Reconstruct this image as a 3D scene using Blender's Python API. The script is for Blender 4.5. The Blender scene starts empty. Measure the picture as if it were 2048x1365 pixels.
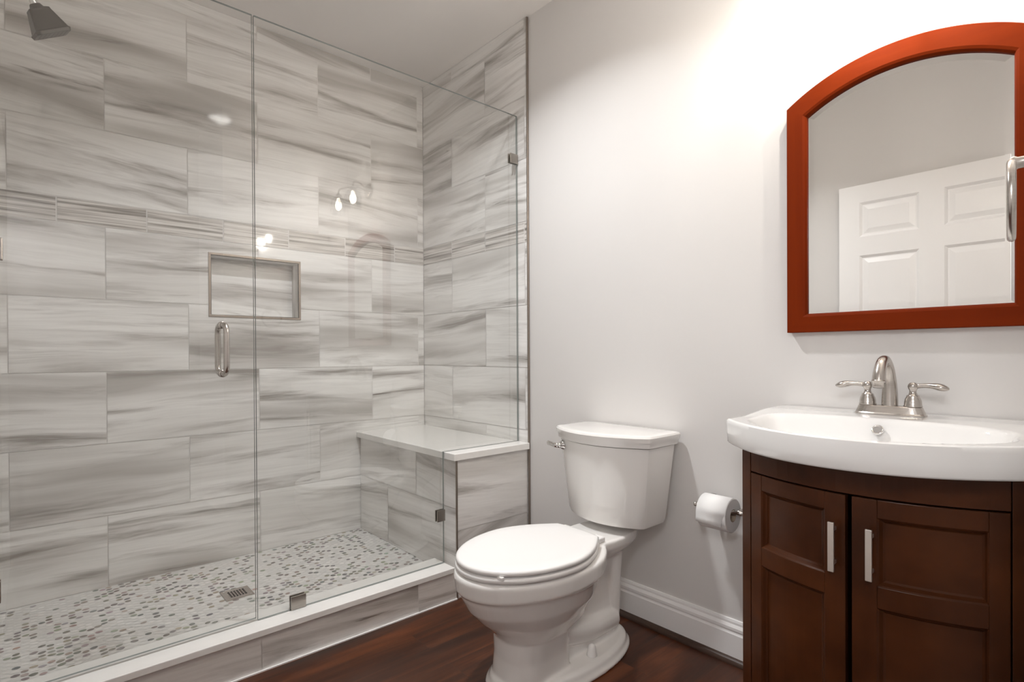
import bpy, bmesh, math, random
from mathutils import Vector, Matrix
random.seed(7)
PI = math.pi
SC = bpy.context.scene
COL = SC.collection

# ------------------------------------------------------------------ camera
FPX, PY = 1087.47, 713.54
yaw, pitch, roll = math.radians(48.5369), math.radians(-0.2899), math.radians(-0.2968)
fw = Vector((-math.sin(yaw)*math.cos(pitch), math.cos(yaw)*math.cos(pitch), math.sin(pitch)))
rt = Vector((math.cos(yaw), math.sin(yaw), 0)); up = rt.cross(fw)
r2 = rt*math.cos(roll)+up*math.sin(roll); u2 = -rt*math.sin(roll)+up*math.cos(roll)
cam_d = bpy.data.cameras.new('camera'); cam = bpy.data.objects.new('camera', cam_d); COL.objects.link(cam)
cam_d.sensor_width = 36; cam_d.lens = 36*FPX/2048; cam_d.clip_start = 0.02
cam_d.shift_y = (PY-682.5)/2048
M = Matrix((r2, u2, -fw)).transposed().to_4x4(); M.translation = Vector((2.8679, -1.8119, 1.0714))
cam.matrix_world = M
SC.camera = cam

# ------------------------------------------------------------------ world, exposure
SC.view_settings.view_transform = 'Standard'; SC.view_settings.look = 'None'
SC.view_settings.gamma = 1.0; SC.view_settings.exposure = 0.04
SC.view_settings.use_curve_mapping = False
w = bpy.data.worlds.new('world'); SC.world = w; w.use_nodes = True
w.node_tree.nodes['Background'].inputs[0].default_value = (0.9, 0.92, 1, 1)
w.node_tree.nodes['Background'].inputs[1].default_value = 0.05
SC.cycles.max_bounces = 12; SC.cycles.diffuse_bounces = 7; SC.cycles.glossy_bounces = 6; SC.cycles.transparent_max_bounces = 24
SC.cycles.caustics_reflective = False; SC.cycles.caustics_refractive = False
SC.cycles.use_denoising = True

def lamp(name, kind, loc, energy, color=(1, 1, 1), size=.1, rot=(0, 0, 0), label=None, **kw):
    d = bpy.data.lights.new(name, kind); d.energy = energy; d.color = color
    if kind == 'AREA': d.shape = kw.get('shape', 'DISK'); d.size = size
    else: d.shadow_soft_size = size
    if kind == 'SPOT': d.spot_size = kw.get('cone', 2.6); d.spot_blend = .6
    if 'spread' in kw: d.spread = kw['spread']
    o = bpy.data.objects.new(name, d); COL.objects.link(o); o.location = loc; o.rotation_euler = rot
    if 'aim' in kw: o.rotation_euler = Vector(kw['aim']).to_track_quat('-Z', 'Y').to_euler()
    return o
CAN = (1.286, -0.824, 2.71)                      # recessed ceiling light
BULBS = [(2.325, -0.180, 2.130), (2.555, -0.180, 2.130)]
lamp('recessed_lamp', 'AREA', (CAN[0], CAN[1], 2.695), 17.5, (.975, .985, 1.0), .125, spread=2.3)

# ------------------------------------------------------------------ helpers
def bmnew(): return bmesh.new()
def obj(name, bm, mats, parent=None, smooth=False, bevel=0, bseg=2, sub=0, sharp=0, recalc=True):
    if recalc: bmesh.ops.recalc_face_normals(bm, faces=bm.faces)
    me = bpy.data.meshes.new(name); bm.to_mesh(me); bm.free()
    o = bpy.data.objects.new(name, me); COL.objects.link(o)
    for m in (mats if isinstance(mats, (list, tuple)) else [mats]): me.materials.append(m)
    if smooth:
        me.shade_smooth()
        if sharp: me.set_sharp_from_angle(angle=math.radians(sharp))
    if bevel:
        b = o.modifiers.new('bevel', 'BEVEL'); b.width = bevel; b.segments = bseg; b.limit_method = 'ANGLE'; b.angle_limit = math.radians(35)
        b.harden_normals = False
    if sub:
        s = o.modifiers.new('sub', 'SUBSURF'); s.levels = sub; s.render_levels = sub
    if parent is not None:
        o.parent = parent; o.matrix_parent_inverse = Matrix.Translation(-parent.location) if parent.type == 'EMPTY' else Matrix.Identity(4)
    return o
def tag(o, label, cat, group=None):
    o['label'] = label; o['category'] = cat
    if group: o['group'] = group
    return o
def thing(name, label, cat, loc, group=None):
    o = bpy.data.objects.new(name, None); COL.objects.link(o); o.location = loc; o.empty_display_size = .05
    return tag(o, label, cat, group)
def struct(o): o['kind'] = 'structure'; return o
def box(bm, x0, x1, y0, y1, z0, z1, mi=0):
    v = [bm.verts.new(p) for p in ((x0,y0,z0),(x1,y0,z0),(x1,y1,z0),(x0,y1,z0),(x0,y0,z1),(x1,y0,z1),(x1,y1,z1),(x0,y1,z1))]
    for f in ((0,3,2,1),(4,5,6,7),(0,1,5,4),(1,2,6,5),(2,3,7,6),(3,0,4,7)):
        bm.faces.new([v[i] for i in f]).material_index = mi
    return v
def loft(bm, rings, cap0=True, cap1=True, closed=True, mi=0):
    vr = [[bm.verts.new(p) for p in r] for r in rings]; n = len(vr[0])
    for a, b in zip(vr, vr[1:]):
        for i in range(n if closed else n-1):
            bm.faces.new((a[i], a[(i+1) % n], b[(i+1) % n], b[i])).material_index = mi
    if cap0: bm.faces.new(vr[0][::-1]).material_index = mi
    if cap1: bm.faces.new(vr[-1]).material_index = mi
    return vr
def frame_of(d):
    d = Vector(d).normalized(); a = Vector((0,0,1)) if abs(d.z) < .9 else Vector((1,0,0))
    u = d.cross(a).normalized(); return u, d.cross(u).normalized()
def lathe(bm, base, axis, prof, n=24, mi=0, cap0=True, cap1=True):
    base = Vector(base); ax = Vector(axis).normalized(); u, v = frame_of(ax)
    rings = [[base+ax*h+(u*math.cos(2*PI*i/n)+v*math.sin(2*PI*i/n))*max(r, 1e-4) for i in range(n)] for r, h in prof]
    return loft(bm, rings, cap0, cap1, mi=mi)
def tube(bm, pts, rad, n=12, mi=0, closed=False, squash=None):
    pts = [Vector(p) for p in pts]; k = len(pts); rads = rad if isinstance(rad, (list, tuple)) else [rad]*k
    rings = []; u = None
    for i, p in enumerate(pts):
        t = (pts[(i+1) % k]-pts[i-1]) if closed else (pts[min(i+1, k-1)]-pts[max(i-1, 0)])
        t.normalize()
        if u is None: u, _ = frame_of(t)
        u = (u-t*u.dot(t)).normalized(); v = t.cross(u)
        rings.append([p+(u*math.cos(2*PI*j/n)+v*math.sin(2*PI*j/n))*rads[i] for j in range(n)])
    if closed: rings.append(rings[0]); 
    loft(bm, rings, not closed, not closed, mi=mi)
    if closed: bmesh.ops.remove_doubles(bm, verts=bm.verts, dist=1e-6)
def smoothpath(pts, k=8):
    P = [Vector(p) for p in pts]; out = []
    for i in range(len(P)-1):
        p0, p1, p2, p3 = P[max(i-1,0)], P[i], P[i+1], P[min(i+2,len(P)-1)]
        for j in range(k):
            t = j/k; out.append(.5*((2*p1)+(p2-p0)*t+(2*p0-5*p1+4*p2-p3)*t*t+(3*p1-p0-3*p2+p3)*t**3))
    out.append(P[-1]); return out
def ss(a, b, x):
    t = min(1, max(0, (x-a)/(b-a))); return t*t*(3-2*t)

# ------------------------------------------------------------------ materials
def mat(name):
    m = bpy.data.materials.new(name); m.use_nodes = True; nt = m.node_tree
    return m, nt, nt.nodes['Principled BSDF']
def N(nt, t, **kw):
    n = nt.nodes.new(t)
    for k, v in kw.items():
        if hasattr(n, k) and k not in n.inputs.keys(): setattr(n, k, v)
        else: n.inputs[k].default_value = v
    return n
def math_(nt, op, a, b=None, c=None):
    n = nt.nodes.new('ShaderNodeMath'); n.operation = op
    for i, x in enumerate((a, b, c)):
        if x is None: continue
        if isinstance(x, (int, float)): n.inputs[i].default_value = x
        else: nt.links.new(x, n.inputs[i])
    return n.outputs[0]
def mixc(nt, fac, a, b):
    n = nt.nodes.new('ShaderNodeMix'); n.data_type = 'RGBA'
    for s, x in ((0, fac), (6, a), (7, b)):
        if isinstance(x, (int, float)): n.inputs[s].default_value = x
        elif isinstance(x, tuple): n.inputs[s].default_value = (*x, 1) if len(x) == 3 else x
        else: nt.links.new(x, n.inputs[s])
    return n.outputs[2]
def mapped(nt, src, scale, rot=(0,0,0), loc=(0,0,0)):
    n = nt.nodes.new('ShaderNodeMapping'); n.inputs['Scale'].default_value = scale; n.inputs['Rotation'].default_value = rot; n.inputs['Location'].default_value = loc
    nt.links.new(src, n.inputs['Vector']); return n.outputs[0]
def noise(nt, vec, scale=5, detail=4, rough=.5, dist=0):
    n = nt.nodes.new('ShaderNodeTexNoise'); n.inputs['Scale'].default_value = scale; n.inputs['Detail'].default_value = detail
    n.inputs['Roughness'].default_value = rough; n.inputs['Distortion'].default_value = dist
    nt.links.new(vec, n.inputs['Vector']); return n.outputs[0]
def ramp(nt, fac, *stops):
    n = nt.nodes.new('ShaderNodeValToRGB'); e = n.color_ramp.elements
    while len(e) < len(stops): e.new(.5)
    for el, (p, c) in zip(e, stops):
        el.position = p; el.color = (*c, 1) if isinstance(c, tuple) else (c, c, c, 1)
    nt.links.new(fac, n.inputs[0]); return n.outputs[0]
def coord(nt, which='Object'): return nt.nodes.new('ShaderNodeTexCoord').outputs[which]
def bump(nt, bs, h, strength=.1, dist=.01):
    n = nt.nodes.new('ShaderNodeBump'); n.inputs['Strength'].default_value = strength; n.inputs['Distance'].default_value = dist
    nt.links.new(h, n.inputs['Height']); nt.links.new(n.outputs[0], bs.inputs['Normal'])
def plain(name, col, rough=.5, metal=0, coat=0, spec=None):
    m, nt, b = mat(name); b.inputs['Base Color'].default_value = (*col, 1); b.inputs['Roughness'].default_value = rough; b.inputs['Metallic'].default_value = metal
    if coat: b.inputs['Coat Weight'].default_value = coat; b.inputs['Coat Roughness'].default_value = .05
    if spec is not None: b.inputs['Specular IOR Level'].default_value = spec
    return m
def paint(name, col, rough=.55):
    m, nt, b = mat(name); c = coord(nt)
    nz = noise(nt, c, 3.0, 3)
    b.inputs['Roughness'].default_value = rough
    nt.links.new(mixc(nt, nz, tuple(x*.985 for x in col), tuple(min(1, x*1.015) for x in col)), b.inputs['Base Color'])
    bump(nt, b, noise(nt, c, 260, 2), .04, .002); return m
PAINT = paint('greige_wall_paint', (.70, .682, .668), .5)
CEILP = paint('ceiling_paint', (.80, .775, .755), .7)
DOORP = paint('white_trim_paint', (.88, .87, .865), .35)
def tile_mat(name, border=False):
    m, nt, b = mat(name); uv = nt.nodes.new('ShaderNodeUVMap').outputs[0]
    if border:
        a = noise(nt, mapped(nt, uv, (1.4, 62, 1)), 1.0, 5, .6, .15)
        f = noise(nt, mapped(nt, uv, (2.0, 150, 1)), 1.0, 3, .6, .1)
        c1 = ramp(nt, a, (.34, (.17,.155,.14)), (.44, (.43,.40,.37)), (.54, (.70,.67,.64)), (.70, (.80,.78,.75)))
        col = mixc(nt, ramp(nt, f, (.52, 0.0), (.66, .55)), c1, (.30, .275, .25))
        b.inputs['Roughness'].default_value = .045
    else:
        wob = noise(nt, mapped(nt, uv, (1.6, 5.0, 1)), 1.0, 3, .5)
        cmb = nt.nodes.new('ShaderNodeCombineXYZ'); nt.links.new(math_(nt, 'MULTIPLY', math_(nt, 'SUBTRACT', wob, .5), .055), cmb.inputs[1])
        ad = nt.nodes.new('ShaderNodeVectorMath'); ad.operation = 'ADD'; nt.links.new(uv, ad.inputs[0]); nt.links.new(cmb.outputs[0], ad.inputs[1]); uv2 = ad.outputs[0]
        big = noise(nt, mapped(nt, uv2, (.75, 6.0, 1)), 1.0, 2, .5, .1)
        band = noise(nt, mapped(nt, uv2, (.95, 12, 1), (0,0,0), (4.1, 2.2, 0)), 1.0, 8, .60, .45)
        fine = noise(nt, mapped(nt, uv2, (2.6, 70, 1)), 1.0, 6, .7, .3)
        lin = noise(nt, mapped(nt, uv2, (1.5, 26, 1), (0,0,0), (7.7, 9.1, 0)), 1.0, 8, .66, .5)
        base = ramp(nt, big, (.32, (.50,.48,.455)), (.45, (.77,.755,.735)), (.60, (.885,.875,.86)))
        c1 = mixc(nt, ramp(nt, band, (.50, 0.0), (.58, .35), (.68, 1.0)), base, (.33, .305, .28))
        c2 = mixc(nt, math_(nt, 'MULTIPLY', ramp(nt, fine, (.42, 0.0), (.72, 1.0)), .20), c1, (.36, .335, .31))
        col = mixc(nt, math_(nt, 'MULTIPLY', ramp(nt, lin, (.62, 0.0), (.69, .8)), ramp(nt, band, (.48, 0.0), (.58, 1.0))), c2, (.19, .165, .145))
        b.inputs['Roughness'].default_value = .07
    nt.links.new(col, b.inputs['Base Color']); b.inputs['Specular IOR Level'].default_value = .5
    bump(nt, b, noise(nt, mapped(nt, uv, (6, 6, 1)), 1.0, 2), .035, .02)
    return m
TILE = tile_mat('veined_porcelain_tile'); BORD = tile_mat('linear_streak_border_tile', True)
GROUT = plain('pale_grout', (.72, .70, .68), .8)
PEB, nt, b = mat('penny_mosaic')
a = nt.nodes.new('ShaderNodeAttribute'); a.attribute_name = 'tone'
c = coord(nt)
col = mixc(nt, math_(nt, 'MULTIPLY', noise(nt, c, 70, 3), .35), a.outputs['Color'], (.85, .83, .80))
nt.links.new(col, b.inputs['Base Color']); b.inputs['Roughness'].default_value = .3
PGROUT = plain('mosaic_grout', (.76, .75, .73), .7)
PORC = plain('white_porcelain', (.84, .825, .805), .06, coat=.5)
SEATM = plain('white_seat_plastic', (.87, .86, .85), .22)
CERAM = plain('white_ceramic', (.86, .855, .845), .05, coat=.5)
QUARTZ, nt, b = mat('white_quartz')
c = coord(nt); nt.links.new(mixc(nt, noise(nt, c, 25, 5), (.80,.785,.76), (.87,.86,.84)), b.inputs['Base Color']); b.inputs['Roughness'].default_value = .22
NICK, nt, b = mat('brushed_nickel')
c = coord(nt); b.inputs['Metallic'].default_value = 1
nt.links.new(mixc(nt, noise(nt, mapped(nt, c, (4, 4, 90)), 3, 3), (.47,.435,.405), (.60,.565,.53)), b.inputs['Base Color']); b.inputs['Roughness'].default_value = .24
SATIN = plain('satin_nickel_pull', (.86, .81, .75), .42, 1)
CHROME = plain('chrome', (.80, .79, .78), .07, 1)
DARKM = plain('dark_holes', (.02, .02, .02), .6)
SCHL = plain('bronze_edge_strip', (.30, .255, .22), .38, .85)
DARKN = plain('dark_nickel', (.20, .19, .18), .38, .9)
DULLN = plain('dull_nickel_clip', (.42, .39, .355), .30, 1)
def wood(name, c0, c1, c2, rough, axis, spec=.5, coat=0):
    m, nt, b = mat(name); c = coord(nt)
    sc = {'x': (1.5, 26, 26), 'y': (26, 1.5, 26), 'z': (26, 26, 1.5)}[axis]
    g = noise(nt, mapped(nt, c, sc), 1.0, 7, .6, .4); l = noise(nt, c, 7, 3)
    col = mixc(nt, g, c0, c1); col = mixc(nt, ramp(nt, l, (.35, 0.0), (.75, .7)), col, c2)
    nt.links.new(col, b.inputs['Base Color']); b.inputs['Roughness'].default_value = rough; b.inputs['Specular IOR Level'].default_value = spec
    if coat: b.inputs['Coat Weight'].default_value = coat; b.inputs['Coat Roughness'].default_value = .2
    bump(nt, b, g, .03, .003); return m
ESP = wood('espresso_stained_wood', (.030, .0085, .003), (.062, .018, .0055), (.105, .032, .0095), .30, 'z', .22, 0)
ESPH = wood('espresso_stained_wood_rail', (.030, .0085, .003), (.062, .018, .0055), (.105, .032, .0095), .30, 'x', .22, 0)
CHER = wood('cherry_stained_frame', (.115, .0125, .002), (.20, .026, .0035), (.165, .021, .003), .5, 'z', .04, 0)
CHERH = wood('cherry_stained_frame_rail', (.115, .0125, .002), (.20, .026, .0035), (.165, .021, .003), .5, 'x', .04, 0)
# wood plank floor: boards run along Y
FLOORM, nt, b = mat('dark_cherry_laminate'); c = coord(nt)
br = nt.nodes.new('ShaderNodeTexBrick'); br.offset = .37; br.inputs['Scale'].default_value = 1
br.inputs['Brick Width'].default_value = 1.22; br.inputs['Row Height'].default_value = .125; br.inputs['Mortar Size'].default_value = .0008
br.inputs['Color1'].default_value = (0,0,0,1); br.inputs['Color2'].default_value = (1,1,1,1); br.inputs['Mortar'].default_value = (.5,.5,.5,1)
nt.links.new(mapped(nt, c, (1,1,1), (0,0,PI/2), (.485, .06, 0)), br.inputs['Vector'])
off = nt.nodes.new('ShaderNodeVectorMath'); off.operation = 'MULTIPLY_ADD'
nt.links.new(br.outputs['Color'], off.inputs[0]); off.inputs[1].default_value = (9, 5, 3); nt.links.new(c, off.inputs[2])
g = noise(nt, mapped(nt, off.outputs[0], (22, 1.6, 1)), 1.0, 7, .62, .5)
g2 = noise(nt, mapped(nt, off.outputs[0], (5, .9, 1)), 1.0, 4, .5, .8)
col = ramp(nt, g, (.30, (.024,.0075,.003)), (.50, (.082,.022,.007)), (.72, (.175,.052,.016)))
col = mixc(nt, ramp(nt, g2, (.42, 0.0), (.70, .75)), col, (.020, .008, .005))
col = mixc(nt, math_(nt, 'MULTIPLY', br.outputs['Fac'], .8), col, (.05,.028,.018))
nt.links.new(col, b.inputs['Base Color']); b.inputs['Roughness'].default_value = .33; b.inputs['Specular IOR Level'].default_value = .4
bump(nt, b, g, .05, .002)
SHOE = plain('dark_wood_shoe', (.055, .028, .018), .4)
def glass(name, tint, ior=1.85, wave=0, streak_tint=False, glow=0):
    m, nt, b = mat(name); nt.nodes.remove(b); out = nt.nodes['Material Output']
    tr = N(nt, 'ShaderNodeBsdfTransparent', Color=(*tint, 1)); gl = N(nt, 'ShaderNodeBsdfGlossy', Color=(1,1,1,1), Roughness=0.0)
    fr = N(nt, 'ShaderNodeFresnel', IOR=ior); geo = nt.nodes.new('ShaderNodeNewGeometry'); mx = nt.nodes.new('ShaderNodeMixShader')
    fac = math_(nt, 'MULTIPLY', fr.outputs[0], math_(nt, 'SUBTRACT', 1.0, geo.outputs['Backfacing']))
    if streak_tint:      # darker bands painted into the clear glass tint to imitate caustic light streaks
        rp = noise(nt, mapped(nt, coord(nt), (60, 60, 14)), 1.0, 2, .5, .6)
        nt.links.new(ramp(nt, rp, (.43, .42), (.50, .72), (.56, 1.0)), tr.inputs['Color'])
    if wave:
        bp = N(nt, 'ShaderNodeBump', Strength=wave, Distance=.004); nt.links.new(noise(nt, coord(nt), 60, 3), bp.inputs['Height'])
        nt.links.new(bp.outputs[0], gl.inputs['Normal'])
    nt.links.new(fac, mx.inputs[0]); nt.links.new(tr.outputs[0], mx.inputs[1]); nt.links.new(gl.outputs[0], mx.inputs[2]); nt.links.new(mx.outputs[0], out.inputs[0])
    if glow:     # the lit bulb's own glow
        em = N(nt, 'ShaderNodeEmission', Color=(1, .9, .75, 1), Strength=glow); ad = nt.nodes.new('ShaderNodeAddShader')
        nt.links.new(mx.outputs[0], ad.inputs[0]); nt.links.new(em.outputs[0], ad.inputs[1]); nt.links.new(ad.outputs[0], out.inputs[0])
    return m
GLASS = glass('clear_shower_glass', (.975, .979, .976)); GEDGE = plain('green_glass_edge', (.20, .225, .215), .15)
SHADE = glass('clear_shade_glass', (.97, .97, .96), 1.5, .5, streak_tint=True); BULBG = glass('clear_bulb_glass', (.98, .975, .96), 1.45, glow=9)
MIRR = plain('mirror_silver', (.90, .90, .89), .0, 1)
PAPER = plain('white_tissue', (.88, .875, .87), .9); CARD = plain('cardboard_core', (.42, .33, .25), .9)
def emit(name, col, s):
    m, nt, b = mat(name); b.inputs['Emission Color'].default_value = (*col, 1); b.inputs['Emission Strength'].default_value = s; b.inputs['Base Color'].default_value = (.8,.8,.8,1); return m
BULBM = emit('glowing_bulb', (1, .93, .84), 5600); LENS = emit('lit_lens', (1, .97, .93), 14); GLOBE = emit('fill_globe_glow', (.98, .985, 1.0), 28)

# ------------------------------------------------------------------ setting
CEIL = 2.71; ZS = .09
JA = [ZS, .392, .698, 1.004, 1.310, 1.616, 1.719, 2.025, 2.331, 2.637, CEIL]   # tile joints up the shower walls
FRONT = -1.93; XT = .936
G = .0016
def tile_quads(bm, uvl, rects, to3d, mi=0, holes=(), seed=0, ramp_rot=.07, G=.0016):
    """tiles as thin raised slabs; each has its own slice of the vein pattern"""
    rnd = random.Random(seed)
    for (u0, u1, v0, v1) in rects:
        if u1-u0 < .004 or v1-v0 < .004: continue
        ox, oy, an = rnd.uniform(-90, 90), rnd.uniform(-90, 90), rnd.uniform(-ramp_rot, ramp_rot)
        parts = [(u0, u1, v0, v1)]
        for (a0, a1, b0, b1) in holes:
            np_ = []
            for (p0, p1, q0, q1) in parts:
                if p1 <= a0 or p0 >= a1 or q1 <= b0 or q0 >= b1: np_.append((p0, p1, q0, q1)); continue
                if p0 < a0: np_.append((p0, a0, q0, q1))
                if p1 > a1: np_.append((a1, p1, q0, q1))
                c0, c1 = max(p0, a0), min(p1, a1)
                if q0 < b0: np_.append((c0, c1, q0, b0))
                if q1 > b1: np_.append((c0, c1, b1, q1))
            parts = np_
        for (p0, p1, q0, q1) in parts:
            e = [p0+(G if p0 == u0 else 0), p1-(G if p1 == u1 else 0), q0+(G if q0 == v0 else 0), q1-(G if q1 == v1 else 0)]
            vs = [bm.verts.new(to3d(a, b_)) for a, b_ in ((e[0],e[2]),(e[1],e[2]),(e[1],e[3]),(e[0],e[3]))]
            f = bm.faces.new(vs); f.material_index = mi
            for l, (a, b_) in zip(f.loops, ((e[0],e[2]),(e[1],e[2]),(e[1],e[3]),(e[0],e[3]))):
                l[uvl].uv = (ox+a*math.cos(an)-b_*math.sin(an), oy+a*math.sin(an)+b_*math.cos(an))
def rows(u_end, odd0, even0, bord0, u0=0.0):
    R, B = [], []
    for i in range(len(JA)-1):
        if i == 5: per, s, L = .3065, bord0, B
        else:
            idx = i if i < 5 else i-1
            per, s, L = .613, (odd0 if idx % 2 == 0 else even0), R
        cuts = [u0]; k = s
        while k > u0: k -= per
        k += per
        while k < u_end:
            if k > u0+.002: cuts.append(k)
            k += per
        cuts.append(u_end)
        for a_, b_ in zip(cuts, cuts[1:]): L.append((a_, b_, JA[i], JA[i+1]))
    return R, B
# far shower wall (x = 0) with its niche
NI = (.764, 1.174, 1.264, 1.548); ND = .09
bm = bmnew(); uvl = bm.loops.layers.uv.new('UVMap')
R_, B_ = rows(-FRONT, .3483, .0418, .2)
f3 = lambda t, z: (0, -t, z)
tile_quads(bm, uvl, R_, f3, 0, [NI], 3); tile_quads(bm, uvl, B_, f3, 1, [NI], 4, .01, .0026)
for (y0, y1, z0, z1) in ((FRONT, -NI[1], -.05, CEIL), (-NI[0], .0, -.05, CEIL), (-NI[1], -NI[0], -.05, NI[2]), (-NI[1], -NI[0], NI[3], CEIL)):
    box(bm, -.14, -.0015, y0, y1, z0, z1, 2)
box(bm, -.14, -ND-.002, -NI[1], -NI[0], NI[2], NI[3], 2)
tile_quads(bm, uvl, [(NI[0], NI[1], NI[2], NI[3])], lambda t, z: (-ND, -t, z), 0, (), 41)
for k, fn in enumerate((lambda a_, b_: (-b_, -NI[0]-.002, a_), lambda a_, b_: (-b_, -NI[1]+.002, a_))):
    tile_quads(bm, uvl, [(NI[2], NI[3], 0, ND)], fn, 0, (), 50+k)
for k, fn in enumerate((lambda a_, b_: (-b_, -a_, NI[2]+.002), lambda a_, b_: (-b_, -a_, NI[3]-.002))):
    tile_quads(bm, uvl, [(NI[0], NI[1], 0, ND)], fn, 0, (), 60+k)
struct(obj('wall_left', bm, [TILE, BORD, GROUT]))
# niche edge strip
bm = bmnew(); e = .011
box(bm, -.004, .003, -NI[1]-e, -NI[0]+e, NI[2]-e, NI[2]); box(bm, -.004, .003, -NI[1]-e, -NI[0]+e, NI[3], NI[3]+e)
box(bm, -.004, .003, -NI[1]-e, -NI[1], NI[2], NI[3]); box(bm, -.004, .003, -NI[0], -NI[0]+e, NI[2], NI[3])
struct(obj('trim_1', bm, SCHL, bevel=.001))
# back wall: painted, with tile over the shower end
bm = bmnew(); box(bm, -.14, 3.5, .009, .13, -.05, CEIL); struct(obj('wall_back', bm, PAINT))
bm = bmnew(); uvl = bm.loops.layers.uv.new('UVMap')
R_, B_ = rows(XT-.004, .303, .609, .3)
f3 = lambda t, z: (t, 0, z)
tile_quads(bm, uvl, R_, f3, 0, (), 11); tile_quads(bm, uvl, B_, f3, 1, (), 12, .01, .0026)
box(bm, 0, XT-.004, .0015, .009, 0, CEIL, 2)
struct(obj('wall_back_tile', bm, [TILE, BORD, GROUT]))
bm = bmnew(); box(bm, XT-.004, XT+.004, -.002, .009, 0, CEIL-.002); struct(obj('trim_2', bm, SCHL, bevel=.0015))
# shower end wall carrying the shower head (outside the frame on the left)
bm = bmnew(); uvl = bm.loops.layers.uv.new('UVMap')
R_, B_ = rows(.93, .30, .61, .3)
f3 = lambda t, z: (t, FRONT, z)
tile_quads(bm, uvl, R_, f3, 0, (), 21); tile_quads(bm, uvl, B_, f3, 1, (), 22, .01, .0026)
box(bm, -.14, .95, FRONT-.13, FRONT-.0015, -.05, CEIL, 2)
struct(obj('wall_end', bm, [TILE, BORD, GROUT]))
# front wall with the doorway the photo is taken from, side wall and hall beyond
bm = bmnew(); box(bm, .95, 2.63, -2.12, -1.985, -.05, CEIL); box(bm, 2.63, 3.45, -2.12, -1.985, 2.09, CEIL); box(bm, 3.45, 3.5, -2.12, -1.985, -.05, CEIL)
struct(obj('wall_front', bm, PAINT))
bm = bmnew(); box(bm, 2.81, 3.5, -.86, .009, -.05, CEIL); struct(obj('wall_right', bm, PAINT))
bm = bmnew(); box(bm, 3.5, 3.62, -3.4, .13, -.05, CEIL); struct(obj('wall_right_hall', bm, PAINT))
bm = bmnew(); box(bm, 1.4, 3.62, -3.5, -3.4, -.05, CEIL); box(bm, 1.3, 1.4, -3.5, -2.12, -.05, CEIL); struct(obj('wall_hall', bm, PAINT))
bm = bmnew(); box(bm, -.14, 3.62, -3.5, .13, CEIL, CEIL+.1); struct(obj('ceiling', bm, CEILP))
bm = bmnew(); box(bm, .80, 3.62, -3.5, .13, -.05, 0); struct(obj('floor', bm, FLOORM))
# shower floor: pebble-like penny mosaic
bm = bmnew(); box(bm, -.002, .80, FRONT, 0, .0, ZS-.0008, 1)
cl = bm.loops.layers.float_color.new('tone')
rnd = random.Random(5); pit = .0265
def clump(x, y): return math.sin(x*9.1+1.3*math.sin(y*7))*math.sin(y*8.3+1.7*math.sin(x*6))
tones = [(.24,.22,.195), (.17,.16,.145), (.30,.265,.225), (.11,.105,.095), (.38,.345,.30)]
j = 0; y = FRONT+.008
while y < -.004:
    x = .012+(pit/2 if j % 2 else 0)
    while x < .795:
        if not (y > -.42 and True):
            cx_, cy_ = x+rnd.uniform(-.0015, .0015), y+rnd.uniform(-.0015, .0015)
            if rnd.random() < .36+.15*clump(x, y): t = tuple(c_*rnd.uniform(.8, 1.25) for c_ in rnd.choice(tones))
            else: q = rnd.uniform(.72, .86); t = (q, q*.985, q*.96)
            ra, rb, an = rnd.uniform(.0098, .0120), rnd.uniform(.0076, .0098), rnd.uniform(-.5, .5)+PI/2
            vs = []
            for k in range(10):
                a_ = 2*PI*k/10; px, py_ = ra*math.cos(a_), rb*math.sin(a_)
                vs.append(bm.verts.new((cx_+px*math.cos(an)-py_*math.sin(an), cy_+px*math.sin(an)+py_*math.cos(an), ZS)))
            f = bm.faces.new(vs); f.material_index = 0
            for l in f.loops: l[cl] = (*t, 1)
        x += pit
    y += pit*.82; j += 1
struct(obj('floor_shower', bm, [PEB, PGROUT], recalc=False))
# tiled curb
bm = bmnew(); uvl = bm.loops.layers.uv.new('UVMap')
box(bm, .80, .9285, FRONT, -.425, 0, .125, 1)
tile_quads(bm, uvl, [(.425, .622, .003, .125), (.622, 1.236, .003, .125), (1.236, 1.85, .003, .125), (1.85, 1.93, .003, .125)], lambda t, z: (.930, -t, z), 0, (), 31)
tile_quads(bm, uvl, [(.425, 1.0, ZS, .125), (1.0, 1.6, ZS, .125), (1.6, 1.93, ZS, .125)], lambda t, z: (.7985, -t, z), 0, (), 32)
struct(obj('trim_3', bm, [TILE, GROUT]))
bm = bmnew(); box(bm, .787, .944, FRONT, -.447, .125, .147); struct(obj('trim_4', bm, QUARTZ, bevel=.002))
bm = bmnew(); box(bm, .9305, .936, FRONT, -.428, 0.0, .006); struct(obj('trim_5', bm, DOORP, bevel=.001))
# baseboard and shoe moulding along the back wall
prof = [(.009,0),(-.006,0),(-.007,.098),(-.0045,.102),(-.0035,.106),(-.0055,.112),(-.0055,.121),(-.002,.127),(.0005,.131),(.0005,.138),(.003,.145),(.009,.146)]
bm = bmnew(); loft(bm, [[(x, y_, z) for y_, z in prof] for x in (.944, 2.80)]); struct(obj('baseboard_back', bm, DOORP))
bm = bmnew(); loft(bm, [[(x, -.006, 0)]+[(x, -.006-.018*math.cos(a_), .020*math.sin(a_)) for a_ in [k*PI/12 for k in range(7)]] for x in (.944, 2.80)]); struct(obj('trim_6', bm, SHOE, smooth=False))

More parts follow.
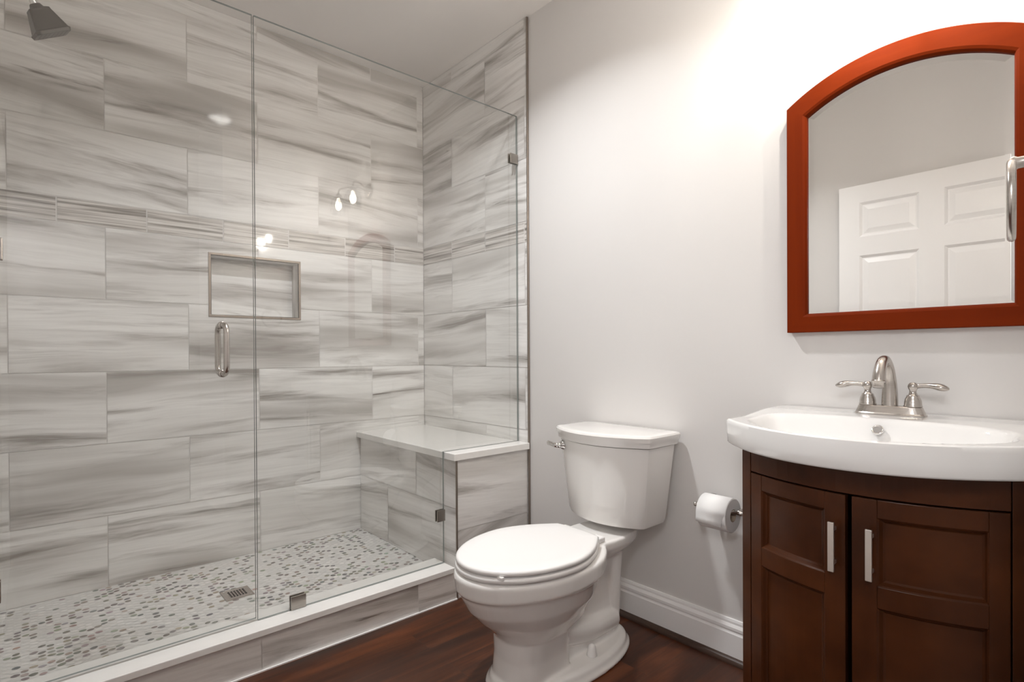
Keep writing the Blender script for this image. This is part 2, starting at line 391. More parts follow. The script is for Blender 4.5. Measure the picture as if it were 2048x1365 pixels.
# ------------------------------------------------------------------ shower bench
bench = thing('shower_bench', 'built-in tiled shower bench with pale quartz seat at the far end of the shower', 'bench', (.45, -.21, 0))
bm = bmnew(); uvl = bm.loops.layers.uv.new('UVMap')
box(bm, .002, .9285, -.4235, -.002, .0, .606, 1)
tile_quads(bm, uvl, [(.002, .316, ZS, .392), (.316, .93, ZS, .392), (.002, .595, .392, .606), (.595, .93, .392, .606)], lambda t, z: (t, -.425, z), 0, (), 77, .16)
tile_quads(bm, uvl, [(.002, .425, .003, .297), (.002, .425, .297, .606)], lambda t, z: (.930, -t, z), 0, (), 72, .3)
obj('tiled_base', bm, [TILE, GROUT], bench)
bm = bmnew(); box(bm, .001, .945, -.447, -.001, .607, .638); obj('seat', bm, QUARTZ, bench, bevel=.0025)
bm = bmnew(); box(bm, .926, .9335, -.4295, -.4225, .004, .606); obj('edge_strip', bm, SCHL, bench, bevel=.001)

# ------------------------------------------------------------------ glass
GX = .862; T = .010
def glass_slab(bm, outline, x=GX, t=T):
    a_ = [bm.verts.new((x-t/2, y_, z)) for y_, z in outline]; b_ = [bm.verts.new((x+t/2, y_, z)) for y_, z in outline]
    bm.faces.new(a_).material_index = 0; bm.faces.new(b_[::-1]).material_index = 0
    n = len(a_)
    for i in range(n): bm.faces.new((a_[i], a_[(i+1) % n], b_[(i+1) % n], b_[i])).material_index = 1
GT = 2.248
panel = thing('glass_panel', 'fixed clear glass shower panel notched over the bench', 'shower glass', (GX, -.62, .147))
bm = bmnew(); glass_slab(bm, [(-1.228, .1485), (-.450, .1485), (-.450, .6395), (-.004, .6395), (-.004, GT), (-1.228, GT)])
obj('glass', bm, [GLASS, GEDGE], panel)
def clip(y0, y1, z0, z1):
    bm = bmnew(); box(bm, GX+T/2+.0003, GX+T/2+.006, y0, y1, z0, z1); box(bm, GX-T/2-.006, GX-T/2-.0003, y0, y1, z0, z1)
    return obj('clip', bm, DULLN, panel, bevel=.001)
clip(-1.117, -1.063, .148, .196); clip(-.488, -.4475, .335, .385); clip(-.052, -.003, 2.008, 2.055)
door = thing('shower_door', 'hinged frameless clear glass shower door with a looped nickel handle', 'shower door', (GX, -1.58, .155))
bm = bmnew(); glass_slab(bm, [(-1.918, .157), (-1.234, .157), (-1.234, GT), (-1.918, GT)]); obj('glass', bm, [GLASS, GEDGE], door)
def loop_handle(sgn):
    bm = bmnew(); x0 = GX+sgn*T/2; x1 = GX+sgn*.056; z0, z1, y_ = 1.010, 1.172, -1.334; r = .028
    pts = [(x0, y_, z0)]
    for k in range(7):
        a_ = k/6*PI/2; pts.append((x1-sgn*r+sgn*r*math.sin(a_), y_, z0+r-r*math.cos(a_)))
    for k in range(7):
        a_ = k/6*PI/2; pts.append((x1-sgn*r+sgn*r*math.cos(a_), y_, z1-r+r*math.sin(a_)))
    pts.append((x0, y_, z1)); tube(bm, pts, .0095, 16)
    for z in (z0, z1): lathe(bm, (x0, y_, z), (sgn, 0, 0), [(.0125, .0002), (.0125, .004), (.0105, .005)], 20)
    return obj('handle', bm, NICK, door, smooth=True)
loop_handle(1); loop_handle(-1)
for z in (.44, 1.360):
    bm = bmnew(); ye = -1.868 if z > 1 else -1.878
    box(bm, GX+T/2+.0003, GX+T/2+.007, -1.922, ye, z-.03, z+.03); box(bm, GX-T/2-.007, GX-T/2-.0003, -1.922, ye, z-.03, z+.03)
    obj('hinge', bm, NICK, door, bevel=.002)

# ------------------------------------------------------------------ shower fittings
sh = thing('shower', 'dark nickel square bell shower head on its arm at the upper left', 'shower head', (.45, FRONT, 2.24))
HC = Vector((.45, -1.750, 2.162)); ax = Vector((.22, -.50, .84)).normalized(); ux = (Vector((1, 0, 0))-ax*ax.x).normalized(); uy = ax.cross(ux)
def sq(h, s, r=.25, n=6):
    out = []
    for cxs, cys in ((1,1),(-1,1),(-1,-1),(1,-1)):
        for k in range(n):
            a_ = math.atan2(cys, cxs)-PI/4+k/(n-1)*PI/2; q = s*(1-r)
            out.append(HC+ax*h+ux*(cxs*q+s*r*math.cos(a_))+uy*(cys*q+s*r*math.sin(a_)))
    return out
bm = bmnew(); loft(bm, [sq(0, .050), sq(.010, .053), sq(.014, .049), sq(.030, .044), sq(.070, .031), sq(.076, .030), sq(.081, .019, .5), sq(.092, .015, .9)])
hd = obj('head', bm, DARKN, sh, bevel=.001)
bm = bmnew()
for i in range(7):
    for j in range(7):
        lathe(bm, HC+ux*(i-3)*.0125+uy*(j-3)*.0125-ax*.0001, -ax, [(.0016, 0), (.0012, .0006)], 6)
obj('nozzles', bm, DARKN, hd)
bm = bmnew(); tube(bm, smoothpath([HC+ax*.090, HC+ax*.118, (.45, -1.835, 2.295), (.45, -1.88, 2.290), (.45, FRONT+.002, 2.270)], 8), .0105, 14); lathe(bm, (.45, FRONT+.001, 2.270), (0,1,0), [(.03, 0), (.03, .004), (.016, .012)], 24)
obj('arm', bm, CHROME, sh, smooth=True)
dr = thing('shower_drain', 'square nickel grate drain set in the pebble mosaic shower floor', 'drain', (.444, -1.185, ZS))
bm = bmnew(); box(bm, .391, .497, -1.238, -1.132, ZS-.002, ZS+.003); obj('plate', bm, NICK, dr, bevel=.0015)
bm = bmnew()
for i in range(4):
    for j in range(6):
        x = .420+i*.016; y_ = -1.212+j*.0108
        box(bm, x-.0055, x+.0055, y_-.0035, y_+.0035, ZS+.0029, ZS+.0034)
obj('slots', bm, DARKM, dr)
for q_ in ((.402, -1.226), (.486, -1.144)):
    bm = bmnew(); lathe(bm, (*q_, ZS+.003), (0,0,1), [(.004,0),(.003,.001)], 12); obj('screw', bm, CHROME, dr)

# ------------------------------------------------------------------ toilet
TX = 1.556
wc = thing('toilet', 'white two-piece toilet with closed lid beside the shower bench', 'toilet', (TX, -.45, 0))
def egg(z, hw, yf, yc, yb, n=56, e=2.0, eb=2.0):
    out = []
    for k in range(n):
        a_ = 2*PI*k/n; c_, s_ = math.cos(a_), math.sin(a_); ee = e if s_ < 0 else eb
        x = math.copysign(abs(c_)**(2/ee), c_)*hw; y_ = math.copysign(abs(s_)**(2/ee), s_)*(abs(yf-yc) if s_ < 0 else abs(yb-yc))
        out.append((TX+x, yc+y_, z))
    return out
bm = bmnew()
loft(bm, [egg(0.0, .102, -.710, -.60, -.478, e=2.3, eb=9), egg(.02, .102, -.710, -.60, -.478, e=2.3, eb=9), egg(.10, .099, -.700, -.60, -.482, e=2.3, eb=9), egg(.165, .104, -.702, -.60, -.484, e=2.2, eb=7),
          egg(.195, .125, -.728, -.58, -.38, e=2.1, eb=3), egg(.230, .150, -.768, -.56, -.35), egg(.275, .172, -.810, -.55, -.32), egg(.318, .184, -.833, -.55, -.30),
          egg(.333, .189, -.838, -.55, -.29), egg(.342, .200, -.850, -.55, -.28), egg(.385, .203, -.854, -.55, -.27), egg(.394, .200, -.851, -.55, -.27), egg(.398, .192, -.843, -.55, -.27)])
# foot plate
loft(bm, [egg(0, .160, -.735, -.44, -.112, e=2.2, eb=2.2), egg(.010, .162, -.737, -.44, -.110, e=2.2, eb=2.2), egg(.014, .158, -.733, -.44, -.114, e=2.2, eb=2.2), egg(.018, .152, -.727, -.44, -.12, e=2.2, eb=2.2), egg(.034, .146, -.72, -.44, -.126, e=2.2, eb=2.2), egg(.042, .132, -.70, -.44, -.14, e=2.2, eb=2.2)])
# rear body up to the deck
loft(bm, [egg(.02, .070, -.56, -.36, -.150, e=4, eb=3), egg(.11, .062, -.56, -.34, -.145, e=4, eb=3), egg(.17, .052, -.54, -.32, -.140, e=4, eb=3), egg(.25, .046, -.50, -.30, -.140, eb=3), egg(.32, .056, -.47, -.28, -.125, eb=3), egg(.360, .098, -.44, -.24, -.075, eb=2.6), egg(.378, .111, -.44, -.24, -.050, eb=2.4), egg(.402, .113, -.44, -.24, -.045, eb=2.4), egg(.408, .107, -.43, -.24, -.050, eb=2.4)])
for sd_ in (-1, 1):      # trapway bulges
    tube(bm, smoothpath([(TX+sd_*.03, -.60, .16), (TX+sd_*.042, -.50, .135), (TX+sd_*.044, -.42, .115), (TX+sd_*.044, -.34, .100), (TX+sd_*.040, -.26, .098), (TX+sd_*.030, -.20, .09)], 5), [.046]*26, 16)
    tube(bm, smoothpath([(TX+sd_*.05, -.62, .26), (TX+sd_*.062, -.52, .245), (TX+sd_*.046, -.435, .240), (TX+sd_*.030, -.395, .29), (TX+sd_*.03, -.37, .34)], 5), [.046]*21, 16)
    tube(bm, smoothpath([(TX+sd_*.030, -.195, .06), (TX+sd_*.032, -.19, .20), (TX+sd_*.036, -.18, .34), (TX+sd_*.036, -.17, .38)], 5), [.034]*16, 16)
bowl = obj('bowl', bm, PORC, wc, smooth=True)
rm = bowl.modifiers.new('fuse', 'REMESH'); rm.mode = 'VOXEL'; rm.voxel_size = .0042; rm.use_smooth_shade = True
sm = bowl.modifiers.new('soften', 'SMOOTH'); sm.factor = .5; sm.iterations = 9
for s in (-1, 1):
    bm = bmnew(); lathe(bm, (TX+s*.104, -.388, .036), (0,0,1), [(.0185, 0), (.0170, .012), (.0135, .034), (.010, .042), (.003, .045)], 20); obj('bolt_cap', bm, SEATM, wc, smooth=True)
def seat_ring(z, d=0):
    out = []; W = .199+d; yb = -.343+d; yc = -.568
    for k in range(49):
        a_ = PI+PI*k/48; out.append((TX+W*math.cos(a_), yc+(.276+d)*math.sin(a_), z))
    half = []
    for k in range(1, 13):
        t = k/12; half.append((W-.096*t**1.8, yc+(yb-.006-yc)*t))
    xe = half[-1][0]; half += [(xe-.003, yb-.001), (xe-.008, yb+.001), (xe*.6, yb+.006), (xe*.2, yb+.008)]
    out += [(TX+x, y_, z) for x, y_ in half]+[(TX-x, y_, z) for x, y_ in half[::-1]]
    return out
bm = bmnew(); loft(bm, [seat_ring(.4005, -.004), seat_ring(.403, .001), seat_ring(.415, .002), seat_ring(.4175, -.003)]); obj('seat', bm, SEATM, wc, smooth=True)
bm = bmnew(); loft(bm, [seat_ring(.4235, -.004), seat_ring(.4255, .0), seat_ring(.434, .0), seat_ring(.4385, -.004), seat_ring(.4400, -.012), seat_ring(.4404, -.05)])
obj('seat_lid', bm, SEATM, wc, smooth=True)
for s in (-1, 1):
    bm = bmnew(); box(bm, TX+s*.075-.022, TX+s*.075+.022, -.338, -.304, .4085, .426); obj('hinge', bm, SEATM, wc, bevel=.005, bseg=3)
bm = bmnew(); box(bm, TX+.100, TX+.120, -.803, -.793, .416, .4245); obj('bumper', bm, SEATM, wc)
def tank_ring(z, hw, yb, yc, ya, r=.016, d=0.0, TX=TX-.008):
    hw += d; yb += d; yc -= d; ya -= d; pts = []
    for k in range(25):                                  # bowed front, left to right
        u = -1+2*k/24; pts.append((TX+u*(hw-r*.6), yc-(ya-yc)*-1*(1-u*u)))
    pts += [(TX+hw-r*.15, yc+r*.55), (TX+hw, yc+r*1.4), (TX+hw, yb-r), (TX+hw-r*.3, yb-r*.3), (TX+hw-r, yb)]
    pts += [(TX-hw+r, yb), (TX-hw+r*.3, yb-r*.3), (TX-hw, yb-r), (TX-hw, yc+r*1.4), (TX-hw+r*.15, yc+r*.55)]
    return [(x, y_, z) for x, y_ in pts]
bm = bmnew()
loft(bm, [tank_ring(.434, .165, -.045, -.175, -.228), tank_ring(.440, .176, -.038, -.184, -.240), tank_ring(.455, .181, -.034, -.188, -.246), tank_ring(.60, .198, -.028, -.196, -.262), tank_ring(.733, .213, -.023, -.204, -.278)])
obj('tank', bm, PORC, wc, smooth=True, sharp=28)
bm = bmnew()
loft(bm, [tank_ring(.7345, .214, -.020, -.203, -.279, d=.000), tank_ring(.7365, .214, -.020, -.203, -.279, d=.007), tank_ring(.752, .214, -.020, -.203, -.281, d=.009), tank_ring(.757, .214, -.020, -.203, -.281, d=.012), tank_ring(.772, .214, -.020, -.203, -.283, d=.0135), tank_ring(.778, .214, -.020, -.203, -.283, d=.010), tank_ring(.7805, .214, -.020, -.203, -.283, d=.002), tank_ring(.7815, .20, -.03, -.19, -.26)])
obj('tank_lid', bm, PORC, wc, smooth=True, sharp=28)
bm = bmnew()
HX, HY, HZ = TX-.172, -.236, .709
lathe(bm, (HX, HY+.004, HZ), (-.18,-1,0), [(.0195, 0), (.0195, .004), (.015, .009), (.011, .020), (.010, .026)], 24)
tube(bm, smoothpath([(HX-.003, HY-.022, HZ), (HX-.022, HY-.027, HZ+.002), (HX-.042, HY-.027, HZ+.005), (HX-.054, HY-.026, HZ+.006)], 4), [.0105]*4+[.0090]*4+[.0095]*4+[.006], 12)
obj('flush_lever', bm, CHROME, wc, smooth=True)

# ------------------------------------------------------------------ toilet paper
RX0, RX1, RY, RZ = 1.905, 2.008, -.083, .533
hold = thing('toilet_paper_holder', 'brushed nickel toilet paper holder on the wall between toilet and vanity', 'paper holder', (1.945, 0, RZ))
bm = bmnew(); tube(bm, [(RX0-.022, RY, RZ+.0125), (RX1+.024, RY, RZ+.0125)], .0062, 16)
for x in (RX0-.022, RX1+.024): 
    s = -1 if x < 1.95 else 1
    lathe(bm, (x, RY, RZ+.0125), (s,0,0), [(.007, -.004), (.0095, 0), (.0095, .003), (.006, .006), (.0085, .010), (.0075, .014), (.003, .017)], 20)
obj('bar', bm, NICK, hold, smooth=True)
for x in (RX0-.014, RX1+.016):
    bm = bmnew(); lathe(bm, (x, .0088, RZ+.0125), (0,-1,0), [(.024, 0), (.024, .005), (.018, .010), (.009, .016), (.0075, .05), (.0075, .084), (.0075, .092)], 24); obj('post', bm, NICK, hold, smooth=True)
roll = thing('toilet_paper_roll', 'white toilet paper roll hanging on the holder left of the vanity', 'toilet paper', (1.945, RY, RZ))
bm = bmnew(); n = 48; R0 = .056; RI = .021
def circ(x, r): return [(x, RY+r*math.cos(2*PI*k/n), RZ+r*math.sin(2*PI*k/n)) for k in range(n)]
loft(bm, [circ(RX0, RI), circ(RX0, R0-.002), circ(RX0+.002, R0), circ(RX1-.002, R0), circ(RX1, R0-.002), circ(RX1, RI), ], False, False)
obj('paper', bm, PAPER, roll, smooth=False)
bm = bmnew(); loft(bm, [circ(RX0, RI), circ(RX1, RI), circ(RX1, RI-.0015), circ(RX0, RI-.0015), circ(RX0, RI)], False, False); obj('core', bm, CARD, roll)
bm = bmnew()
sheet = [(RY+(R0+.0012)*math.cos(a_), RZ+(R0+.0012)*math.sin(a_)) for a_ in [math.radians(80+k*5) for k in range(21)]]
sheet += [(RY-R0-.0016, RZ-.012), (RY-R0-.0032, RZ-.026)]
sheet = [(y_, z) for y_, z in sheet if z > RZ-.03]
rows_ = []
for i, (y_, z) in enumerate(sheet):
    tt = i/(len(sheet)-1); rows_.append([(RX0+.001, y_, z), (RX1-.001-.012*ss(.75, 1, tt), y_, z-.004*ss(.8, 1, tt))])
loft(bm, rows_, False, False, closed=False); so = obj('loose_sheet', bm, PAPER, roll, smooth=True)
sd = so.modifiers.new('t', 'SOLIDIFY'); sd.thickness = .0008

# ------------------------------------------------------------------ vanity cabinet
VX, VH = 2.450, .2925
def vy(x): return -.330-.100*(1-((x-VX)/VH)**2)
van = thing('vanity_cabinet', 'dark brown bow-front vanity cabinet with two paneled doors under the white sink', 'cabinet', (VX, -.2, 0))
def cbox(bm, x0, x1, z0, z1, d0, d1, n=10, mi=0):
    xs = [x0+(x1-x0)*k/n for k in range(n+1)]
    loft(bm, [[(x, vy(x)+d0, z0), (x, vy(x)+d1, z0), (x, vy(x)+d1, z1), (x, vy(x)+d0, z1)] for x in xs], mi=mi)
bm = bmnew(); box(bm, VX-VH, VX-VH+.016, -.30, .0, 0, .819); box(bm, VX+VH-.016, VX+VH, -.30, .0, 0, .819); box(bm, VX-VH+.016, VX+VH-.016, -.012, .0, .08, .819); box(bm, VX-VH+.016, VX+VH-.016, -.30, -.012, .09, .105)
obj('carcass', bm, ESP, van, bevel=.001)
for x0, x1 in ((VX-VH, VX-VH+.0325), (VX+VH-.0185-.008, VX+VH)):
    bm = bmnew(); cbox(bm, x0, x1, 0, .819, 0, .035, 4); obj('stile', bm, ESP, van, bevel=.0015)
bm = bmnew(); cbox(bm, 2.1915, 2.7145, .750, .819, .001, .022, 18); obj('top_rail', bm, ESPH, van, bevel=.0015)
bm = bmnew(); cbox(bm, 2.1915, 2.7145, .065, .115, .002, .022, 18); obj('bottom_rail', bm, ESPH, van, bevel=.0015)
def door_(x0, x1, sl, sr, px):
    bm = bmnew(); z0, z1 = .119, .746; th = .020
    cbox(bm, x0, x0+sl, z0, z1, 0, th, 4); cbox(bm, x1-sr, x1, z0, z1, 0, th, 4)
    for a_, b_ in ((.706, z1), (.508, .556), (z0, .165)): cbox(bm, x0+sl, x1-sr, a_, b_, .0012, th, 10)
    d = obj('door', bm, ESP, van, bevel=.0012)
    for a_, b_ in ((.556, .706), (.165, .508)):
        bm = bmnew(); n = 12; loops = []
        for ins, dep in ((0, .0012), (.003, .004), (.008, .0125), (.012, .016), (.019, .016)):
            u0, u1, w0, w1 = x0+sl+ins, x1-sr-ins, a_+ins, b_-ins; L = []
            for k in range(n+1): x = u0+(u1-u0)*k/n; L.append((x, vy(x)+dep, w0))
            for k in range(n+1): x = u1+(u0-u1)*k/n; L.append((x, vy(x)+dep, w1))
            loops.append([bm.verts.new(p) for p in L])
        m_ = len(loops[0])
        for A, B in zip(loops, loops[1:]):
            for i in range(m_): bm.faces.new((A[i], A[(i+1) % m_], B[(i+1) % m_], B[i]))
        I = loops[-1]
        for k in range(n): bm.faces.new((I[k], I[k+1], I[m_-2-k], I[m_-1-k]))
        back = [bm.verts.new((p.co.x, p.co.y+.003, p.co.z)) for p in I]
        p_ = obj('panel', bm, ESPH if b_ > .6 else ESP, None); p_.parent = d
    bm = bmnew(); yy = vy(px); box(bm, px-.0065, px+.0065, yy-.027, yy-.021, .572, .685)
    for z in (.590, .667): box(bm, px-.004, px+.004, yy-.0215, yy+.001, z-.004, z+.004)
    h = obj('pull', bm, SATIN, None, bevel=.0012); h.parent = d
    return d
door_(2.1925, 2.4435, .036, .044, 2.4215); door_(2.4565, 2.7135, .048, .030, 2.4955)

# ------------------------------------------------------------------ sink
sink = thing('vanity_sink', 'white ceramic bow-front sink top resting on the dark vanity cabinet', 'sink', (2.447, -.25, .82))
SX, SH = 2.447, .3165
def sy(x): return -.365-.170*(1-abs((x-SX)/SH)**2.2)
def sz(y_): return .889+.013*ss(-.30, -.10, y_)
bm = bmnew(); NU, NV = 96, 80
def basin(u, v):
    e = abs(u/.86)**2.5+(abs((v-.640)/.325)**2.5 if v < .64 else abs((v-.640)/.345)**4)
    return .064*ss(0, .42, 1-e)
grid = []
for i in range(NU+1):
    u = -1+2*i/NU; col_ = []
    for j in range(NV+1):
        v = j/NV; x = SX+u*SH; y_ = -.0005+v*(sy(x)+.0005); r = 0
        ed = min((1-abs(u))*SH, (1-v)*abs(sy(x)))
        rd = .004; dz = 0 if ed > rd else rd-math.sqrt(max(0, rd*rd-(rd-ed)**2))
        col_.append(bm.verts.new((x, y_, sz(y_)-basin(u, v)-dz*.8)))
    grid.append(col_)
for i in range(NU):
    for j in range(NV): bm.faces.new((grid[i][j], grid[i][j+1], grid[i+1][j+1], grid[i+1][j]))
edge = [grid[i][NV] for i in range(NU+1)]; left = [grid[0][j] for j in range(NV+1)]; right = [grid[NU][j] for j in range(NV+1)]; backe = [grid[i][0] for i in range(NU+1)]
loopv = left[:-1]+edge[:-1]+right[::-1][:-1]+backe[::-1][:-1]
def lower(z, ins):
    out = []
    for v_ in loopv:
        x, y_ = v_.co.x, v_.co.y
        out.append(bm.verts.new((SX+(x-SX)*(1-ins/SH), y_*(1-ins/.45) if y_ < -.01 else y_, z)))
    return out
prev = loopv
for z, ins in ((.876, -.0008), (.850, .000), (.826, .0015), (.8215, .004), (.820, .008)):
    cur = lower(z, ins); m_ = len(cur)
    for i in range(m_): bm.faces.new((prev[i], prev[(i+1) % m_], cur[(i+1) % m_], cur[i]))
    prev = cur
bm.faces.new(prev)
obj('basin_top', bm, CERAM, sink, smooth=True, sharp=50)
bm = bmnew(); oc = Vector((2.446, -.197, .8735)); on_ = Vector((0, -.80, .6)).normalized()
lathe(bm, oc-on_*.0055, on_, [(.0135, 0), (.0135, .0050), (.0120, .0062), (.0100, .0055), (.009, .003)], 28); ov = obj('overflow_ring', bm, CHROME, sink, smooth=True)
bm = bmnew(); lathe(bm, oc-on_*.0045, on_, [(.010, 0), (.010, .0035)], 20); obj('overflow_hole', bm, plain('grey_overflow', (.30,.28,.265), .5), None).parent = ov
bm = bmnew(); lathe(bm, (SX, -.335, sz(-.3)-.0640), (0,0,1), [(.026, 0), (.026, .003), (.022, .004), (.018, .003), (.017, .006), (.004, .008)], 28); obj('drain', bm, CHROME, sink, smooth=True)

# ------------------------------------------------------------------ faucet
FX, FY, FZ = 2.444, -.080, .9005
fau = thing('faucet', 'brushed nickel centerset faucet with two leaf lever handles on the white sink', 'faucet', (FX, FY, FZ))
def stad(z, hx, hy):
    out = []
    for k in range(40):
        a_ = 2*PI*k/40; c_, s_ = math.cos(a_), math.sin(a_)
        out.append((FX+math.copysign(abs(c_)**(2/3.6), c_)*hx, FY+math.copysign(abs(s_)**(2/3.0), s_)*hy, z))
    return out
bm = bmnew(); loft(bm, [stad(FZ, .081, .029), stad(FZ+.004, .082, .030), stad(FZ+.008, .079, .027), stad(FZ+.0245, .0725, .0215), stad(FZ+.0265, .070, .019)]); obj('base', bm, NICK, fau, bevel=.001)
for s in (-1, 1):
    hx = FX+s*.0515
    bm = bmnew(); lathe(bm, (hx, FY, FZ+.0265), (0,0,1), [(.0205, 0), (.0210, .002), (.0195, .004), (.0192, .012), (.0175, .020), (.0140, .027), (.0142, .029), (.0105, .031), (.0078, .038), (.0082, .043), (.0105, .047), (.0118, .053), (.0105, .059), (.007, .062), (.0065, .063)], 28)
    h = obj('handle', bm, NICK, fau, smooth=True)
    bm = bmnew(); zc = FZ+.0265+.054; rings = []
    for k in range(15):
        t = k/14; x = s*(.008+.068*t); hw_ = .0066+.0068*math.exp(-((t-.72)/.22)**2)-.004*ss(.88, 1, t); ht = .0062+.0034*math.exp(-((t-.72)/.22)**2)-.004*ss(.88, 1, t)
        zz = zc+.003*math.sin(t*PI*1.3)-.0015*t; yy = FY-.010*t*(1 if s < 0 else .4)
        rings.append([(hx+x, yy+hw_*math.cos(2*PI*q/14), zz+ht*math.sin(2*PI*q/14)) for q in range(14)])
    loft(bm, rings); lv = obj('lever', bm, NICK, None, smooth=True); lv.parent = h
bm = bmnew()
path = smoothpath([(FX, FY, FZ+.022), (FX, FY, FZ+.06), (FX, FY-.004, FZ+.098), (FX, FY-.018, FZ+.130), (FX, FY-.043, FZ+.148), (FX, FY-.071, FZ+.142), (FX, FY-.090, FZ+.118), (FX, FY-.099, FZ+.092)], 6)
n_ = len(path); rad = [.0190-.0058*ss(0, .55, k/(n_-1))+.0022*ss(.7, 1, k/(n_-1)) for k in range(n_)]
tube(bm, path, rad, 20); sp = obj('spout', bm, NICK, fau, smooth=True)
bm = bmnew(); d_ = Vector((0, -.25, -.97)).normalized(); lathe(bm, Vector(path[-1])-d_*.004, d_, [(.0165, 0), (.0165, .004), (.0130, .005), (.0125, .016), (.0115, .018), (.010, .015)], 24); a_o = obj('aerator', bm, NICK, None, smooth=True); a_o.parent = sp

# ------------------------------------------------------------------ mirror
mir = thing('wall_mirror', 'arched wall mirror in a reddish cherry wood frame above the sink', 'mirror', (VX, -.02, 1.5))
MX0, MX1, MZ0, MZS, MZT, FWD = 2.157, 2.743, 1.133, 1.834, 1.926, .057
Y0, Y1 = .0085, -.026
hw0 = (MX1-MX0)/2; sag = MZT-MZS; RO = (hw0**2+sag**2)/(2*sag); CZ = MZT-RO
def arc(x, off=0): return CZ+math.sqrt((RO-off)**2-(x-VX)**2)
RI_OFF = .064
bm = bmnew()
def prism_xz(bm, pts, ya, yb):
    A = [bm.verts.new((x, ya, z)) for x, z in pts]; B = [bm.verts.new((x, yb, z)) for x, z in pts]; bm.faces.new(A); bm.faces.new(B[::-1]); n = len(A)
    for i in range(n): bm.faces.new((A[i], A[(i+1) % n], B[(i+1) % n], B[i]))
def sect(o0, o1):   # frame section: outer offset 0 .. inner offset
    return [(o0, Y0), (o0, Y1+.002), (o0+.002, Y1), (o1-.010, Y1-.001), (o1-.004, Y1+.002), (o1, Y1+.010), (o1, Y0)]
S = sect(0, FWD)
for s in (-1, 1):
    bm = bmnew(); xo = MX0 if s < 0 else MX1
    lo = [(xo-s*o if True else 0, y_, MZ0+o) for o, y_ in S]
    hi = [(xo-s*o, y_, arc(xo-s*o, o*RI_OFF/FWD)) for o, y_ in S]
    loft(bm, [lo, hi]); obj('stile', bm, CHER, mir)
bm = bmnew(); loft(bm, [[(MX0+o, y_, MZ0+o) for o, y_ in S], [(MX1-o, y_, MZ0+o) for o, y_ in S]]); obj('bottom_rail', bm, CHERH, mir)
bm = bmnew(); rg = []
for k in range(41):
    t = -1+2*k/40; rg.append([(VX+t*(hw0-o), y_, arc(VX+t*(hw0-o), o*RI_OFF/FWD)) for o, y_ in S])
loft(bm, rg); obj('arched_rail', bm, CHERH, mir)
bm = bmnew()
def gl_out(ins): 
    hw_ = hw0-FWD+.004-ins; L = [(VX-hw_, MZ0+FWD-.004+ins), (VX+hw_, MZ0+FWD-.004+ins)]
    L += [(VX+hw_*(1-2*k/40), arc(VX+hw_*(1-2*k/40), RI_OFF-.004+ins)) for k in range(41)]
    return L
A = [bm.verts.new((x, -.0105, z)) for x, z in gl_out(0)]; B = [bm.verts.new((x, -.0113, z)) for x, z in gl_out(.022)]
for i in range(len(A)): bm.faces.new((A[i], A[(i+1) % len(A)], B[(i+1) % len(A)], B[i]))
bm.faces.new(B); 
Bk = [bm.verts.new((x, -.004, z)) for x, z in gl_out(0)]; bm.faces.new(Bk)
for i in range(len(A)): bm.faces.new((A[i], A[(i+1) % len(A)], Bk[(i+1) % len(A)], Bk[i]))
obj('mirror_glass', bm, MIRR, mir)

# ------------------------------------------------------------------ towel ring on the right wall
ring = thing('towel_ring', 'brushed nickel towel ring on the right wall beside the mirror', 'towel ring', (2.80, -.58, 1.395))
bm = bmnew(); lathe(bm, (2.8095, -.58, 1.385), (-1,0,0), [(.024, 0), (.024, .004), (.016, .010), (.0085, .018), (.0075, .045), (.0095, .052), (.0095, .062), (.012, .066), (.012, .070), (.006, .074)], 24); obj('post', bm, NICK, ring, smooth=True)
bm = bmnew(); tube(bm, [(2.739-.0066*math.sin(2*PI*k/48), -.58+.062*math.sin(2*PI*k/48), 1.3235+.062*math.cos(2*PI*k/48)) for k in range(48)], .0062, 12, closed=True); obj('ring', bm, NICK, ring, smooth=True)

# ------------------------------------------------------------------ vanity light above the mirror (seen reflected in the shower glass)
vl = thing('vanity_light', 'two-bulb nickel vanity light with clear glass jar shades above the mirror', 'wall light', (2.46, 0, 2.24))
bm = bmnew(); lathe(bm, (2.46, .0088, 2.24), (0,-1,0), [(.055, 0), (.055, .008), (.045, .018), (.012, .024)], 32); obj('backplate', bm, NICK, vl, smooth=True)
for bx, by, bz in BULBS:
    s = -1 if bx < 2.46 else 1
    bm = bmnew(); tube(bm, smoothpath([(2.46, -.012, 2.24), (2.46+s*.03, -.06, 2.262), (2.46+s*.08, -.11, 2.262), (bx, by+.01, 2.240), (bx, by, 2.20)], 6), .0065, 12); obj('arm', bm, NICK, vl, smooth=True)
    bm = bmnew(); lathe(bm, (bx, by, 2.175), (0,0,1), [(.017, 0), (.018, .014), (.024, .016), (.022, .024), (.010, .032), (.006, .036)], 24); so_ = obj('socket', bm, NICK, vl, smooth=True)
    bm = bmnew(); lathe(bm, (bx, by, 2.090), (0,0,1), [(.004, 0), (.015, .006), (.021, .020), (.023, .034), (.020, .052), (.013, .070), (.012, .086)], 20); bo = obj('bulb', bm, BULBG, vl, smooth=True)
    bm = bmnew(); lathe(bm, (bx, by, 2.112), (0,0,1), [(.002, 0), (.0035, .003), (.0035, .030), (.002, .033)], 12); f_ = obj('filament', bm, BULBM, None, smooth=True); f_.parent = bo
    bm = bmnew(); lathe(bm, (bx, by, 2.068), (0,0,1), [(.056, 0), (.058, .004), (.057, .06), (.050, .092), (.030, .112), (.022, .118)], 36, cap0=False, cap1=False); obj('shade', bm, SHADE, vl, smooth=True)
cl_ = thing('ceiling_light', 'recessed round ceiling light over the bathroom floor', 'ceiling light', CAN)
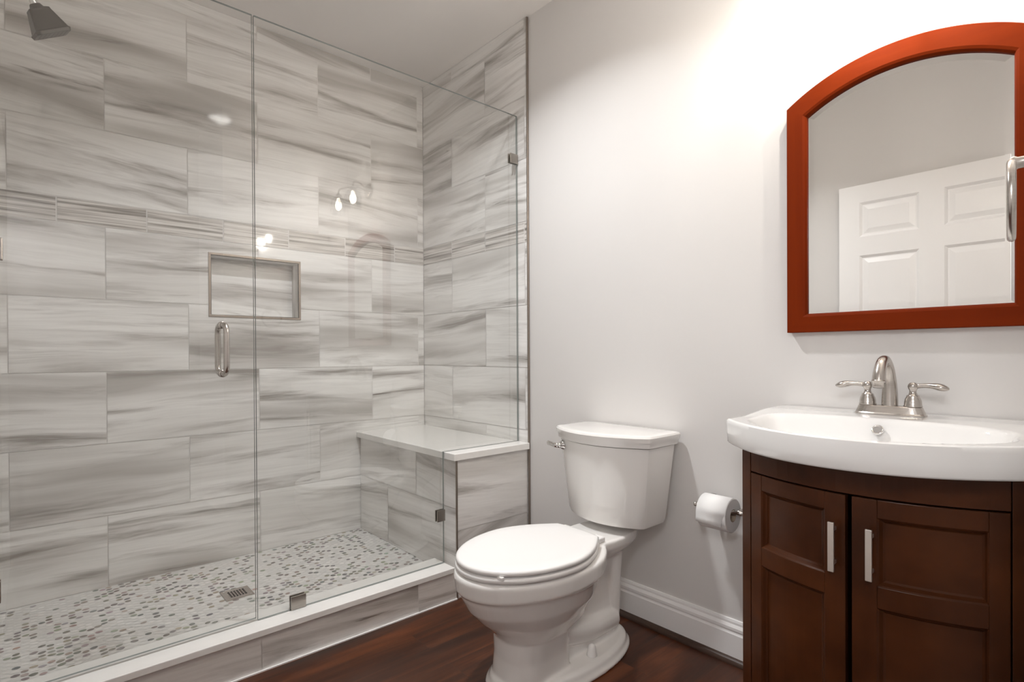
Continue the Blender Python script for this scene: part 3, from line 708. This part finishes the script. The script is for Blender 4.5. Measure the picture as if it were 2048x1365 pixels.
bm = bmnew(); lathe(bm, (CAN[0], CAN[1], 2.7098), (0,0,-1), [(.095, 0), (.095, .004), (.075, .008), (.070, .003)], 40, cap1=False); obj('trim_ring', bm, DOORP, cl_, smooth=True)
bm = bmnew(); lathe(bm, (CAN[0], CAN[1], 2.7085), (0,0,-1), [(.071, 0), (.071, .002)], 40); obj('lens', bm, LENS, cl_)

fill = thing('fill_globe', 'unseen glowing globe added in the hall behind the doorway as fill light', 'ceiling light', (3.02, -2.50, 2.71))  # added globe, out of view in the hall, brightens the room from the front
bm = bmnew(); lathe(bm, (3.02, -2.50, 2.7095), (0,0,-1), [(.06, 0), (.06, .012), (.008, .020), (.006, .03), (.006, .52), (.03, .525), (.035, .56)], 28); obj('stem', bm, NICK, fill, smooth=True)
bm = bmnew(); lathe(bm, (3.02, -2.50, 1.76), (0,0,1), [(.2*math.sin(PI*k/20), .2-.2*math.cos(PI*k/20)) for k in range(21)], 36); obj('globe', bm, GLOBE, fill, smooth=True)

# ------------------------------------------------------------------ open room door, seen in the mirror
dl = thing('paneled_door', 'white six-panel door standing open, seen in the mirror', 'door', (2.16, -1.92, 0))
bm = bmnew(); X0, X1 = 1.706, 2.618; YF, YB = -1.900, -1.935; zs = [.012, .25, .86, 1.00, 1.643, 1.753, 1.957, 2.062]
cols = [(1.813, 2.104), (2.215, 2.510)]
for a_, b_ in ((X0, cols[0][0]), (cols[0][1], cols[1][0]), (cols[1][1], X1)): box(bm, a_, b_, YB, YF, zs[0], zs[-1])
for c0, c1 in cols:
    for a_, b_ in ((zs[0], zs[1]), (zs[2], zs[3]), (zs[4], zs[5]), (zs[6], zs[7])): box(bm, c0, c1, YB, YF, a_, b_)
leaf = obj('leaf', bm, DOORP, dl)
for c0, c1 in cols:
    for a_, b_ in ((zs[1], zs[2]), (zs[3], zs[4]), (zs[5], zs[6])):
        bm = bmnew(); rg = []
        for ins, y_ in ((0, YF), (.006, YF-.004), (.014, YF-.010), (.020, YF-.010), (.046, YF-.003), (.05, YF-.003)):
            rg.append([(c0+ins, y_, a_+ins), (c1-ins, y_, a_+ins), (c1-ins, y_, b_-ins), (c0+ins, y_, b_-ins)])
        loft(bm, rg, cap0=False); p_ = obj('panel', bm, DOORP, None); p_.parent = leaf
bm = bmnew()
for z in (.25, 1.05, 1.82): tube(bm, [(X1+.004, YF-.02, z-.045), (X1+.004, YF-.02, z+.045)], .006, 10)
obj('hinges', bm, NICK, dl)
